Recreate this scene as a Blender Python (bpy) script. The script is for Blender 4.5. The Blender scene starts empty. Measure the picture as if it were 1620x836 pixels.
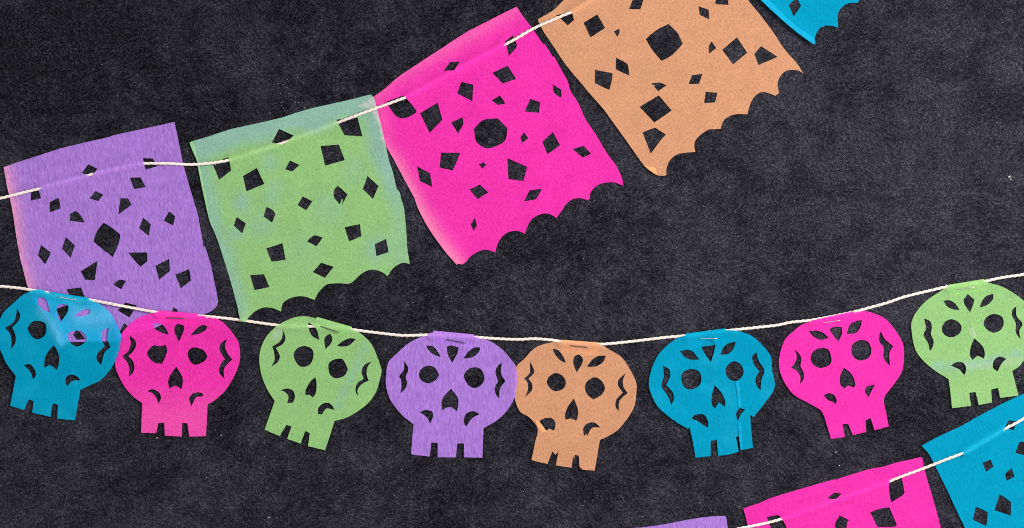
import bpy, bmesh, math, random
import numpy as np
from mathutils import Vector, noise as mnoise
from mathutils.geometry import delaunay_2d_cdt

random.seed(7)
rng = np.random.default_rng(7)
S = 0.0004                      # metres per unit of the layout grid (1620 x 836 units, 65 cm x 33 cm of table)
CX, CY = 810.0, 418.0
scene = bpy.context.scene
C = scene.collection

# ------------------------------------------------------------------ camera
cam_d = bpy.data.cameras.new('camera')
cam = bpy.data.objects.new('camera', cam_d)
C.objects.link(cam)
cam.location = (0, 0, 2.0)
cam.rotation_euler = (0, 0, 0)
cam_d.sensor_width = 36
cam_d.lens = 36 * 2.0 / (1620 * S)
cam_d.clip_start, cam_d.clip_end = 0.05, 50
scene.camera = cam

# ------------------------------------------------------------------ world and lamps (indoor table top)
world = bpy.data.worlds.new('World')
scene.world = world
world.use_nodes = True
bg = world.node_tree.nodes['Background']
bg.inputs[0].default_value = (0.93, 0.97, 1.0, 1)
bg.inputs[1].default_value = 0.65

def area(name, loc, target, size, power, col):
    d = bpy.data.lights.new(name, 'AREA')
    d.shape = 'RECTANGLE'; d.size, d.size_y = size
    d.energy = power; d.color = col
    o = bpy.data.objects.new(name, d)
    o.location = loc
    o.rotation_euler = (Vector(target) - Vector(loc)).to_track_quat('-Z', 'Y').to_euler()
    C.objects.link(o)
area('key_softbox', (1.45, 0.55, 1.45), (0.05, 0.0, 0), (0.9, 0.7), 98, (1.0, 0.985, 0.96))  # unseen soft key light from the upper right
area('fill_softbox', (-1.3, -0.9, 1.5), (0, 0, 0), (1.2, 1.0), 16, (0.95, 0.98, 1.0))

scene.view_settings.view_transform = 'Standard'
scene.view_settings.look = 'None'
scene.view_settings.exposure = 0.0
scene.view_settings.gamma = 1.0
scene.view_settings.use_curve_mapping = False
scene.render.resolution_x, scene.render.resolution_y = 1024, 528
scene.cycles.filter_width = 1.0
scene.cycles.max_bounces = 8
scene.cycles.diffuse_bounces = 5
scene.cycles.transmission_bounces = 5

# ------------------------------------------------------------------ node helpers
class NT:
    def __init__(s, name):
        s.m = bpy.data.materials.new(name); s.m.use_nodes = True
        s.t = s.m.node_tree; s.t.nodes.clear()
        s.out = s.t.nodes.new('ShaderNodeOutputMaterial')
    def n(s, kind, **kw):
        nd = s.t.nodes.new('ShaderNode' + kind)
        for k, v in kw.items(): setattr(nd, k, v)
        return nd
    def put(s, sock, v):
        if v is None: return
        if hasattr(v, 'is_linked') or isinstance(v, bpy.types.NodeSocket): s.t.links.new(v, sock)
        else: sock.default_value = v
    def mapping(s, vec, scale=(1, 1, 1), rot=0.0, loc=(0, 0, 0)):
        m = s.n('Mapping'); s.put(m.inputs[0], vec)
        m.inputs['Scale'].default_value = scale; m.inputs['Rotation'].default_value = (0, 0, rot); m.inputs['Location'].default_value = loc
        return m.outputs[0]
    def noise(s, vec, scale, detail=3, rough=0.55, dist=0.0):
        k = s.n('TexNoise'); s.put(k.inputs['Vector'], vec)
        k.inputs['Scale'].default_value = scale; k.inputs['Detail'].default_value = detail
        k.inputs['Roughness'].default_value = rough; k.inputs['Distortion'].default_value = dist
        return k.outputs['Fac'] if 'Fac' in k.outputs else k.outputs[0]
    def rng(s, v, a, b, c=0.0, d=1.0, smooth=False):
        r = s.n('MapRange'); r.clamp = True
        if smooth: r.interpolation_type = 'SMOOTHSTEP'
        s.put(r.inputs[0], v)
        for i, x in enumerate((a, b, c, d)): s.put(r.inputs[1 + i], x)
        return r.outputs[0]
    def math(s, op, a, b=None):
        k = s.n('Math', operation=op); s.put(k.inputs[0], a)
        if b is not None: s.put(k.inputs[1], b)
        return k.outputs[0]
    def mix(s, f, a, b, blend='MIX'):
        k = s.n('Mix', data_type='RGBA', blend_type=blend)
        s.put(k.inputs[0], f); s.put(k.inputs[6], a); s.put(k.inputs[7], b)
        return k.outputs[2]
    def bump(s, h, strength, dist, normal=None):
        k = s.n('Bump'); k.inputs['Strength'].default_value = strength; k.inputs['Distance'].default_value = dist
        s.put(k.inputs['Height'], h)
        if normal is not None: s.put(k.inputs['Normal'], normal)
        return k.outputs[0]
    def attr(s, name):
        a = s.n('Attribute'); a.attribute_name = name
        return a.outputs['Fac']

def rgb(r, g, b): return (r, g, b, 1.0)
def srgb(r, g, b):
    f = lambda c: c / 12.92 if c <= 0.04045 else ((c + 0.055) / 1.055) ** 2.4
    return (f(r / 255), f(g / 255), f(b / 255), 1.0)

# ------------------------------------------------------------------ materials
WORN = [(1330, 280, 360, 260, 0.40), (1560, 60, 200, 120, 0.12), (1540, 330, 160, 160, 0.15), (60, 60, 300, 160, -0.5), (300, 120, 260, 90, -0.15), (480, 640, 300, 120, -0.12), (560, 40, 200, 70, -0.12), (870, 420, 260, 80, -0.05), (900, 760, 500, 90, 0.12), (150, 780, 300, 120, 0.10), (820, 40, 120, 60, -0.15)]
def table_material():
    t = NT('dark painted board')
    tc = t.n('TexCoord')
    P = t.mapping(tc.outputs['Object'], (1 / S, 1 / S, 1 / S))
    big = t.noise(P, 0.0052, 4, 0.6)
    mid = t.noise(P, 0.021, 4, 0.65)
    # brush direction wanders over the board
    w = t.n('TexNoise'); t.put(w.inputs['Vector'], P); w.inputs['Scale'].default_value = 0.011; w.inputs['Detail'].default_value = 2
    wv = t.n('VectorMath', operation='SCALE'); t.put(wv.inputs[0], w.outputs['Color']); wv.inputs['Scale'].default_value = 14
    Pw = t.n('VectorMath', operation='ADD'); t.put(Pw.inputs[0], P); t.put(Pw.inputs[1], wv.outputs[0])
    def stroke(ang):          # brush marks: turn first, then stretch along the stroke
        return t.noise(t.mapping(t.mapping(Pw.outputs[0], (1, 1, 1), ang), (0.26, 0.10, 0.2)), 1.0, 3, 0.62)
    def blend(f, x, y):
        m = t.n('Mix', data_type='FLOAT'); t.put(m.inputs[0], f); t.put(m.inputs[2], x); t.put(m.inputs[3], y)
        return m.outputs[0]
    sel = t.rng(t.noise(P, 0.006, 2, 0.5), 0.44, 0.56, 0, 1, True)
    sel2 = t.rng(t.noise(t.mapping(P, (1, 1, 1), 0, (400, 90, 0)), 0.009, 2, 0.5), 0.46, 0.58, 0, 1, True)
    streak = blend(sel2, blend(sel, stroke(0.65), stroke(-0.75)), stroke(1.35))
    grit = t.noise(P, 0.085, 5, 0.80)
    fine = t.noise(P, 0.31, 2, 0.65)
    # worn places of the paint: broad patches rubbed pale, others still near black
    worn = t.math('ADD', t.math('MULTIPLY', big, 0.58), t.math('MULTIPLY', mid, 0.42))
    worn = t.rng(worn, 0.40, 0.66, 0, 1)
    sx = t.n('SeparateXYZ'); t.put(sx.inputs[0], P)
    def patch(px, py, rx, ry, k):
        dx = t.math('MULTIPLY', t.math('SUBTRACT', sx.outputs[0], px - CX), 1 / rx)
        dy = t.math('MULTIPLY', t.math('SUBTRACT', sx.outputs[1], CY - py), 1 / ry)
        d2 = t.math('ADD', t.math('MULTIPLY', dx, dx), t.math('MULTIPLY', dy, dy))
        return t.math('MULTIPLY', t.math('POWER', 2.718, t.math('MULTIPLY', d2, -1.0)), k)
    for q in WORN: worn = t.math('ADD', worn, patch(*q))
    worn = t.rng(worn, 0.0, 1.0, 0, 1)
    grain = t.math('ADD', t.math('ADD', t.math('MULTIPLY', streak, 0.30), t.math('MULTIPLY', grit, 0.24)), t.math('MULTIPLY', fine, 0.46))
    g = t.math('POWER', t.rng(grain, 0.42, 0.61, 0, 1), 1.75)
    base = t.mix(worn, rgb(0.0015, 0.0013, 0.0024), rgb(0.0135, 0.0122, 0.0184))
    pale = t.mix(worn, rgb(0.0270, 0.0248, 0.0335), rgb(0.059, 0.0560, 0.0715))
    # the pale grain comes in clusters, with rubbed spots between
    clus = t.rng(t.noise(t.mapping(P, (1, 1, 1), 0, (55, 310, 0)), 0.030, 4, 0.7), 0.36, 0.68, 0.75, 1.35)
    g = t.math('MINIMUM', t.math('MULTIPLY', g, clus), 1.3)
    km = t.n('Mix', data_type='RGBA'); km.clamp_factor = False
    t.put(km.inputs[0], g); t.put(km.inputs[6], base); t.put(km.inputs[7], pale)
    col = km.outputs[2]
    # pin-point pale grains standing out of the paint
    pin = t.rng(t.noise(t.mapping(P, (1, 1, 1), 0.4, (900, 20, 0)), 0.34, 1, 0.5), 0.665, 0.76, 0, 1)
    pin = t.math('MULTIPLY', pin, t.rng(mid, 0.40, 0.62, 0.15, 1.0))
    col = t.mix(t.math('MULTIPLY', pin, 0.55), col, rgb(0.125, 0.122, 0.132))
    # flecks where the paint is chipped
    for sc, lo, hi, amt, cc in ((0.13, 0.95, 0.74, 0.65, (0.085, 0.082, 0.088, 1)), (0.24, 0.93, 0.72, 0.40, (0.06, 0.058, 0.066, 1))):
        v = t.n('TexVoronoi'); t.put(v.inputs['Vector'], Pw.outputs[0]); v.inputs['Scale'].default_value = sc
        sp = t.rng(v.outputs['Distance'], 0.08, 0.24, 1, 0)
        pick = t.n('SeparateColor'); t.put(pick.inputs[0], v.outputs['Color'])
        on = t.rng(t.math('SUBTRACT', pick.outputs[0], t.rng(mid, 0.42, 0.66, lo, hi)), 0.0, 0.2, 0.15, 1.0)
        ok = t.math('GREATER_THAN', pick.outputs[0], t.rng(mid, 0.42, 0.66, lo, hi))
        col = t.mix(t.math('MULTIPLY', t.math('MULTIPLY', sp, t.math('MULTIPLY', on, ok)), amt), col, cc)
    h = t.math('ADD', t.math('ADD', t.math('ADD', t.math('MULTIPLY', streak, 0.9), t.math('MULTIPLY', fine, 0.7)), t.math('MULTIPLY', grit, 0.8)), t.math('MULTIPLY', mid, 1.2))
    nrm = t.bump(h, 1.0, 0.0030)
    b = t.n('BsdfPrincipled')
    t.put(b.inputs['Base Color'], col)
    b.inputs['Roughness'].default_value = 0.55
    b.inputs['Specular IOR Level'].default_value = 0.045
    t.put(b.inputs['Normal'], nrm)
    t.put(t.out.inputs[0], b.outputs[0])
    return t.m

def paper_material(name, col, stain_and_light_col, bleach_and_light_col=None, crepe=0.3, trans=0.55, speck=0.2, seed=0.0, blotch=0.1, white=0.06):
    """Tissue / crepe paper dyed through: thin, partly translucent, fibres and crepe lines along V."""
    t = NT(name)
    uv = t.n('UVMap').outputs[0]
    P = t.mapping(uv, (1, 1, 1), 0, (seed * 37.0, seed * 91.0, seed))
    lines = t.noise(t.mapping(P, (0.29, 0.065, 1)), 1.0, 2, 0.6, 0.25)
    linesf = t.noise(t.mapping(P, (0.36, 0.10, 1)), 1.0, 2, 0.6)
    fibre = t.noise(P, 0.24, 3, 0.7)
    grain = t.noise(t.mapping(P, (0.40, 0.26, 1)), 1.0, 2, 0.7)
    blot = t.noise(P, 0.03, 3, 0.6)
    c = t.mix(t.attr('stain_and_light'), col, stain_and_light_col)
    if bleach_and_light_col: c = t.mix(t.attr('bleach_and_light'), c, bleach_and_light_col)
    tone = t.math('ADD', t.math('MULTIPLY', t.math('SUBTRACT', lines, 0.5), 2.5 * crepe),
                  t.math('MULTIPLY', t.math('SUBTRACT', blot, 0.5), blotch * 3.0))
    tone = t.math('ADD', tone, t.math('MULTIPLY', t.math('SUBTRACT', grain, 0.5), speck * 4.2))
    tone = t.math('ADD', tone, t.math('MULTIPLY', t.math('SUBTRACT', linesf, 0.5), 2.2 * crepe))
    dark = t.mix(1.0, c, rgb(0.52, 0.50, 0.56), 'MULTIPLY')
    lite = t.mix(white, t.mix(1.0, c, rgb(1.45, 1.42, 1.38), 'MULTIPLY'), rgb(1, 1, 1))
    c2 = t.mix(t.rng(tone, -0.55, 0.0, 1, 0), c, dark)
    c2 = t.mix(t.rng(tone, 0.0, 0.6, 0, 1), c2, lite)
    # sparse dark fibres in the pulp
    fl = t.noise(t.mapping(P, (0.13, 0.22, 1), 0.5), 1.0, 3, 0.75)
    c2 = t.mix(t.math('MULTIPLY', t.rng(fl, 0.57, 0.70, 0, 1), 0.45 * min(1.0, speck * 4)), c2, dark)
    h = t.math('ADD', t.math('MULTIPLY', lines, crepe * 2.6), t.math('ADD', t.math('MULTIPLY', fibre, 0.45), t.math('MULTIPLY', linesf, crepe)))
    nrm = t.bump(h, 0.75, 0.0006)
    b = t.n('BsdfPrincipled')
    t.put(b.inputs['Base Color'], c2); b.inputs['Roughness'].default_value = 0.85
    b.inputs['Specular IOR Level'].default_value = 0.04
    t.put(b.inputs['Normal'], nrm)
    tr = t.n('BsdfTranslucent'); tg = t.n('Gamma'); t.put(tg.inputs[0], c2); tg.inputs[1].default_value = 0.42; t.put(tr.inputs[0], tg.outputs[0]); t.put(tr.inputs[1], nrm)
    mx = t.n('MixShader'); mx.inputs[0].default_value = trans
    t.put(mx.inputs[1], b.outputs[0]); t.put(mx.inputs[2], tr.outputs[0])
    t.put(t.out.inputs[0], mx.outputs[0])
    return t.m

def cord_material():
    t = NT('raw cotton')
    tc = t.n('TexCoord')
    P = t.mapping(tc.outputs['Object'], (1 / S,) * 3)
    n1 = t.noise(P, 0.5, 3, 0.7)
    n2 = t.noise(P, 0.02, 2, 0.5)
    c = t.mix(t.rng(n2, 0.4, 0.6, 0, 1), rgb(0.62, 0.51, 0.46), rgb(0.67, 0.58, 0.52))
    c = t.mix(t.rng(n1, 0.35, 0.65, 0.6, 0), c, rgb(0.34, 0.27, 0.235))
    b = t.n('BsdfPrincipled'); t.put(b.inputs['Base Color'], c); b.inputs['Roughness'].default_value = 0.9
    b.inputs['Specular IOR Level'].default_value = 0.1
    t.put(b.inputs['Normal'], t.bump(n1, 0.5, 0.0003))
    t.put(t.out.inputs[0], b.outputs[0])
    return t.m

def steel_material(name='staple steel', c=0.6):
    t = NT(name)
    b = t.n('BsdfPrincipled'); b.inputs['Base Color'].default_value = rgb(c, c * .97, c * .94)
    b.inputs['Metallic'].default_value = 1.0; b.inputs['Roughness'].default_value = 0.32
    t.put(t.out.inputs[0], b.outputs[0])
    return t.m

def grit_material():
    t = NT('pale grit')
    b = t.n('BsdfPrincipled'); b.inputs['Base Color'].default_value = rgb(0.32, 0.30, 0.29); b.inputs['Roughness'].default_value = 0.8
    t.put(t.out.inputs[0], b.outputs[0])
    return t.m

PURPLE, GREEN, PINK = rgb(.43, .205, .69), rgb(.305, .56, .20), rgb(.92, .034, .42)
ORANGE, TEAL = rgb(.69, .325, .175), rgb(.001, .325, .53)
M = {}
M['table'] = table_material()
M['cord'] = cord_material(); M['steel'] = steel_material(); M['dark reflection steel'] = steel_material('staple steel dark reflection', 0.12); M['grit'] = grit_material()  # second staple steel has its dark reflections put into the base colour
M['purple'] = paper_material('purple crepe paper', PURPLE, rgb(.88, .34, .55), crepe=0.34, speck=0.09, seed=1)
M['green'] = paper_material('green tissue paper', GREEN, rgb(.285, .51, .41), rgb(.58, .60, .55), crepe=0.10, speck=0.20, seed=2)
M['pink'] = paper_material('pink tissue paper', PINK, rgb(.98, .24, .46), crepe=0.10, speck=0.20, seed=3)
M['orange'] = paper_material('orange tissue paper', ORANGE, rgb(.82, .42, .19), crepe=0.07, speck=0.24, seed=4)
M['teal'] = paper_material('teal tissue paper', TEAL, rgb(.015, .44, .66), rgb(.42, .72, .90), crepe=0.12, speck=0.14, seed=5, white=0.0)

# ------------------------------------------------------------------ layout helpers
def Z(x0, y0, k, *pts): return [(x0 + x / k, y0 + y / k) for x, y in pts]
def W(x, y, z=0.0): return Vector(((x - CX) * S, (CY - y) * S, z * S))

def smooth_outline(pts, step=3.0, corner=48, jitter=0.16):
    """Catmull-Rom between cut points; cusps sharper than `corner` degrees stay sharp; cut wobble of a scissor/knife edge."""
    n = len(pts); P = [Vector(p) for p in pts]
    sharp = []
    for i in range(n):
        a, b = P[i] - P[i - 1], P[(i + 1) % n] - P[i]
        sharp.append(a.length < 1e-6 or b.length < 1e-6 or abs(math.degrees(a.angle_signed(b))) > corner)
    out = []
    for i in range(n):
        p1, p2 = P[i], P[(i + 1) % n]
        p0 = P[i - 1] if not sharp[i] else p1 - (p2 - p1)
        p3 = P[(i + 2) % n] if not sharp[(i + 1) % n] else p2 + (p2 - p1)
        L = (p2 - p1).length
        k = max(1, int(L / step))
        m1 = (p2 - p0) * 0.5; m2 = (p3 - p1) * 0.5
        for m in (m1, m2):
            if m.length > L: m *= L / m.length
        for j in range(k):
            u = j / k
            h = (2*u**3 - 3*u**2 + 1) * p1 + (u**3 - 2*u**2 + u) * m1 + (-2*u**3 + 3*u**2) * p2 + (u**3 - u**2) * m2
            if j: h = h + Vector((random.uniform(-jitter, jitter), random.uniform(-jitter, jitter)))
            out.append(h)
    return out

def inside(poly, X, Y):
    res = np.zeros(X.shape, bool)
    xs = np.array([p[0] for p in poly]); ys = np.array([p[1] for p in poly])
    j = len(xs) - 1
    for i in range(len(xs)):
        if ys[i] != ys[j]:
            c = ((ys[i] > Y) != (ys[j] > Y)) & (X < (xs[j] - xs[i]) * (Y - ys[i]) / (ys[j] - ys[i]) + xs[i])
            res ^= c
        j = i
    return res

def seg_dist(X, Y, poly, closed=False):
    d = np.full(X.shape, 1e9)
    n = len(poly)
    for i in range(n if closed else n - 1):
        ax, ay = poly[i]; bx, by = poly[(i + 1) % n]
        dx, dy = bx - ax, by - ay
        L = dx * dx + dy * dy
        if L < 1e-9: continue
        t = np.clip(((X - ax) * dx + (Y - ay) * dy) / L, 0, 1)
        d = np.minimum(d, np.hypot(X - ax - t * dx, Y - ay - t * dy))
    return d

def wave(X, Y, scale, seed):
    return np.array([mnoise.noise(Vector((x / scale, y / scale, seed * 7.3))) for x, y in zip(X, Y)])

def new_obj(name, me, mat, parent=None, loc=None):
    o = bpy.data.objects.new(name, me)
    me.materials.append(mat)
    C.objects.link(o)
    if parent: o.parent = parent
    elif loc is not None: o.location = loc
    return o

def sheet(name, outline, holes, zf, mat, origin, parent=None, ang=0.0, grid=5.0, stain_and_light=None, bleach_and_light=None, hole_corner=48, out_corner=48):
    """One cut sheet of paper with its real cut-outs; zf(X,Y) is its height over the table in layout units."""
    loops = [smooth_outline(outline, corner=out_corner)] + [smooth_outline(h, step=2.2, corner=hole_corner) for h in holes]
    pts = [p for l in loops for p in l]
    edges = []; k = 0
    for l in loops:
        edges += [(k + i, k + (i + 1) % len(l)) for i in range(len(l))]; k += len(l)
    ex = np.array([p[0] for p in pts]); ey = np.array([p[1] for p in pts])
    gx, gy = np.meshgrid(np.arange(ex.min(), ex.max(), grid), np.arange(ey.min(), ey.max(), grid * 0.87))
    gx = gx + (np.arange(gx.shape[0]) % 2)[:, None] * grid / 2
    gx = gx.ravel(); gy = gy.ravel()
    ok = inside(loops[0], gx, gy)
    for h in loops[1:]: ok &= ~inside(h, gx, gy)
    gx, gy = gx[ok], gy[ok]
    far = np.ones(gx.shape, bool)
    for l in loops: far &= seg_dist(gx, gy, l, True) > 2.0
    gx, gy = gx[far], gy[far]
    allp = pts + [Vector((x, y)) for x, y in zip(gx, gy)]
    v, e, f, *_ = delaunay_2d_cdt(allp, edges, [], 0, 1e-5)
    V = np.array([(p[0], p[1]) for p in v])
    F = np.array([t for t in f if len(t) == 3])
    cx = V[F].mean(axis=1)
    ok = inside(loops[0], cx[:, 0], cx[:, 1])
    for h in loops[1:]: ok &= ~inside(h, cx[:, 0], cx[:, 1])
    F = F[ok]
    zz = zf(V[:, 0], V[:, 1])
    co = [tuple(W(x, y, z) - origin) for (x, y), z in zip(V, zz)]
    # up-facing winding
    faces = []
    for a, b, c in F:
        A, B, D = Vector(co[a]), Vector(co[b]), Vector(co[c])
        faces.append((a, b, c) if (B - A).cross(D - A).z > 0 else (a, c, b))
    me = bpy.data.meshes.new(name)
    me.from_pydata(co, [], faces)
    used = set(int(i) for t in faces for i in t)
    uvl = me.uv_layers.new(name='UVMap')
    ca, sa = math.cos(ang), math.sin(ang)
    for lp in me.loops:
        x, y = V[lp.vertex_index]
        uvl.data[lp.index].uv = (x * ca + y * sa, -x * sa + y * ca)
    for nm, fn in (('stain_and_light', stain_and_light), ('bleach_and_light', bleach_and_light)):
        a = me.attributes.new(nm, 'FLOAT', 'POINT')
        if fn is not None:
            a.data.foreach_set('value', np.clip(fn(V[:, 0], V[:, 1]), 0, 1).astype(np.float32))
    bm = bmesh.new(); bm.from_mesh(me)
    bmesh.ops.delete(bm, geom=[q for q in bm.verts if not q.link_faces], context='VERTS')
    bm.to_mesh(me); bm.free()
    for p in me.polygons: p.use_smooth = True
    return new_obj(name, me, mat, parent, None if parent else origin)

def thing(name, loc, label, cat, group=None):
    o = bpy.data.objects.new(name, None); o.empty_display_size = 0.02
    C.objects.link(o); o.location = loc
    o['label'] = label; o['category'] = cat
    if group: o['group'] = group
    return o
def tag(o, label, cat, group=None):
    o['label'] = label; o['category'] = cat
    if group: o['group'] = group
    return o

def gauss(d, w): return np.exp(-(d / w) ** 2)
def height(base, seed, outline, amp=0.7, under=None, cz=2.4, ridge_w=8.0, lifts=(), creases=(), curl=1.2):
    """Rest height + slow waves + curled rims + the ridge over a cord running beneath + local lifts and fold lines."""
    def f(X, Y):
        w = wave(X, Y, 95.0, seed) * amp + wave(X, Y, 34.0, seed + 3) * amp * 0.35
        z = np.maximum(base + w, base * 0.55)
        d = seg_dist(X, Y, outline, True)
        rim = np.clip(0.5 + 1.3 * wave(X, Y, 120.0, seed + 9), 0, 1.2)
        z = z + curl * rim * np.exp(-d / 16.0)
        for pl, hgt, rad in lifts:
            z = z + hgt * gauss(seg_dist(X, Y, pl), rad)
        for pl, hgt, rad in creases:
            z = z + hgt * np.exp(-seg_dist(X, Y, pl) / rad)
        z = z + 0.5 * amp * np.maximum(0, 1 - 9 * np.abs(wave(X, Y, 70.0, seed + 21))) * np.clip(wave(X, Y, 50.0, seed + 5) * 2, 0, 1) * 2.0
        if under:
            d = seg_dist(X, Y, under)
            top = cz + 2.4 + 0.75
            z = np.maximum(z, base * 0.5 + (top - base * 0.5) * np.exp(-np.maximum(d - 1.0, 0) ** 2 / ridge_w ** 2))
        return z
    return f

# ------------------------------------------------------------------ the table top
bm = bmesh.new()
bmesh.ops.create_cube(bm, size=1.0)
bmesh.ops.scale(bm, vec=(2.4, 1.8, 0.03), verts=bm.verts)
bmesh.ops.translate(bm, vec=(0, 0, -0.015), verts=bm.verts)
bmesh.ops.bevel(bm, geom=bm.edges[:], offset=0.003, segments=2, affect='EDGES')
me = bpy.data.meshes.new('tabletop'); bm.to_mesh(me); bm.free()
tb = new_obj('tabletop', me, M['table']); tb['kind'] = 'structure'
tb['label'] = 'dark charcoal painted board with rough brushed texture'

# loose pale grit lying on the board
def build_grit():
    vs, fs = [], []
    spots = []
    for cx, cy, sx, sy, n in ((452, 150, 14, 22, 34), (1597, 281, 7, 5, 10), (210, 130, 180, 80, 60), (1300, 250, 260, 140, 70), (1540, 90, 90, 60, 60),
                              (400, 770, 300, 45, 60), (1000, 800, 200, 25, 30), (900, 430, 160, 50, 45), (1100, 320, 60, 60, 30), (1590, 240, 30, 60, 14)):
        for _ in range(n): 
            if n <= 34 or random.random() < 0.35: spots.append((random.gauss(cx, sx), random.gauss(cy, sy), random.choice((0.35, 0.45, 0.55, 0.7))))
    spots += [(248, 693, 1.2), (350, 689, 1.1), (425, 819, 1.3), (1597, 280, 2.0), (1599, 284, 1.3), (1322, 716, 1.3), (1328, 737, 1.1), (1035, 136, 1.3), (482, 171, 1.0), (1256, 171, 1.0)]
    for x, y, r in spots:
        k = len(vs); m = 6
        for j in range(m):
            a = 2 * math.pi * j / m; q = r * random.uniform(0.6, 1.1)
            vs.append(tuple(W(x + q * math.cos(a), y + q * math.sin(a), 0.02)))
        vs.append(tuple(W(x, y, r * 0.7)))
        fs += [(k + (j + 1) % m, k + j, k + m) for j in range(m)]
    me = bpy.data.meshes.new('dust_grit'); me.from_pydata(vs, [], fs)
    o = new_obj('dust_grit', me, M['grit']); o['kind'] = 'stuff'; o['label'] = 'pale specks of grit scattered over the dark board'; o['category'] = 'grit'
build_grit()

# ------------------------------------------------------------------ cord paths (x, y, height of centre)
A_ = (0, 180, 4.92); B_ = (180, 180, 4.92); D_ = (180, 340, 4.92); F_ = (290, 140, 4.92); G_ = (470, 140, 4.92)
H_ = (320, 300, 3.8); I_ = (470, 300, 4.92); C_ = (0, 340, 4.92); J_ = (580, 80, 4.92); K_ = (730, 0, 4.92)
L_ = (630, 240, 4.4); M_ = (800, 150, 3.98); N_ = (840, 0, 4.179); O_ = (1050, 0, 4.179); P_ = (920, 100, 4.179)
Q_ = (1180, 0, 8.1); R_ = (1160, 710, 6.635); T_ = (1320, 690, 5.728); U_ = (1450, 616, 3.8); V_ = (980, 776, 7.364)

UP, DN = 5.0, 2.4
cord_top = [(-60, 328, UP), (0, 314.5, UP), (40, 304.5, UP), (60, 299.5, 3.6), (72, 296, DN), (143, 277, DN), (200, 264, DN), (222, 259.5, DN), (232, 259, 3.4), (245, 259, UP), (267, 259.2, UP),
            (302, 260.8, UP), (330, 259, UP), (350, 256.2, 4.6), (361, 254, 3.4), (372, 251.2, DN), (448, 226.4, DN), (524, 198.5, DN), (537, 193.5, 3.4), (552, 188, UP + .6), (592, 173, UP + 1.6), (612, 165.8, UP + 1.2),
            (630, 159, 4.4), (641, 154.8, 3.4), (654, 149, DN), (720, 113, DN), (786, 77, DN), (799, 71, 3.2), (815, 62.5, 4.6), (844, 45.7, UP), (876, 31.5, UP), (897, 22.5, 4.2), (908, 18, DN), (960, -12, DN), (1040, -52, DN)]
cord_mid = [(-60, 450, DN), (0, 453.2, DN), (30, 456, DN + .4), (50, 459, 4.4), (80, 464, 4.6), (142, 474.5, 4.8), (200, 485.5, 5.0), (250, 494.5, 4.6), (285, 498, 4.4), (318, 500, 3.6), (345, 502.5, DN), (380, 506.5, DN), (400, 509.5, DN),
            (445, 515.2, DN), (491, 516.5, DN), (530, 517, DN), (560, 522, DN), (610, 528.3, DN), (640, 531, DN), (682, 530, DN), (715, 531.2, DN), (750, 533.5, DN), (785, 536, DN), (820, 537.3, DN),
            (845, 536.2, DN), (871, 538.0, DN), (888, 540.5, DN), (918, 543.2, DN), (948, 544.8, DN), (970, 543.5, DN), (1000, 540.3, DN), (1020, 538, DN), (1053, 534, DN), (1085, 531.2, DN), (1120, 527, DN), (1160, 522.2, DN), (1199, 518.2, DN),
            (1230, 514.5, DN), (1252, 510, DN), (1283, 506.8, DN), (1320, 500, DN), (1356, 492.3, DN), (1379, 486, DN), (1404, 479, DN), (1430, 470, DN), (1473, 459.5, DN), (1500, 453.5, DN), (1530, 449.3, DN), (1556, 445.8, DN),
            (1582, 440, DN), (1620, 434.5, DN), (1680, 426, DN)]
cord_low = [(1080, 862, 2.4), (1120, 850, 3.2), (1165, 837.2, UP), (1200, 830, UP), (1218, 826, 4.4), (1234, 821.5, 3.4), (1246, 818, DN), (1320, 792, DN), (1396, 766, DN), (1407, 761.5, 3.4), (1420, 756, UP), (1463, 740, UP), (1500, 725.5, UP),
            (1515, 720, 4.2), (1524, 716.5, 2.9), (1536, 711, DN), (1578, 685, DN), (1589, 678.5, 3.6), (1599, 673.5, 4.2), (1609, 668.3, 3.4), (1618, 663, DN), (1690, 625, DN)]

def spline(pts, step=1.5):
    out = []
    P = [Vector(p) for p in pts]
    for i in range(len(P) - 1):
        p0 = P[max(i - 1, 0)]; p1 = P[i]; p2 = P[i + 1]; p3 = P[min(i + 2, len(P) - 1)]
        L = (p2 - p1).length
        # centripetal-ish tangents, clamped so uneven spacing does not overshoot
        l01 = max((p1 - p0).length, 1e-3); l23 = max((p3 - p2).length, 1e-3)
        m1 = ((p2 - p0) / (l01 + L)) * L; m2 = ((p3 - p1) / (L + l23)) * L
        k = max(1, int(L / step))
        for j in range(k):
            u = j / k
            out.append((2*u**3 - 3*u**2 + 1) * p1 + (u**3 - 2*u**2 + u) * m1 + (-2*u**3 + 3*u**2) * p2 + (u**3 - u**2) * m2)
    out.append(P[-1])
    return out

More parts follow.
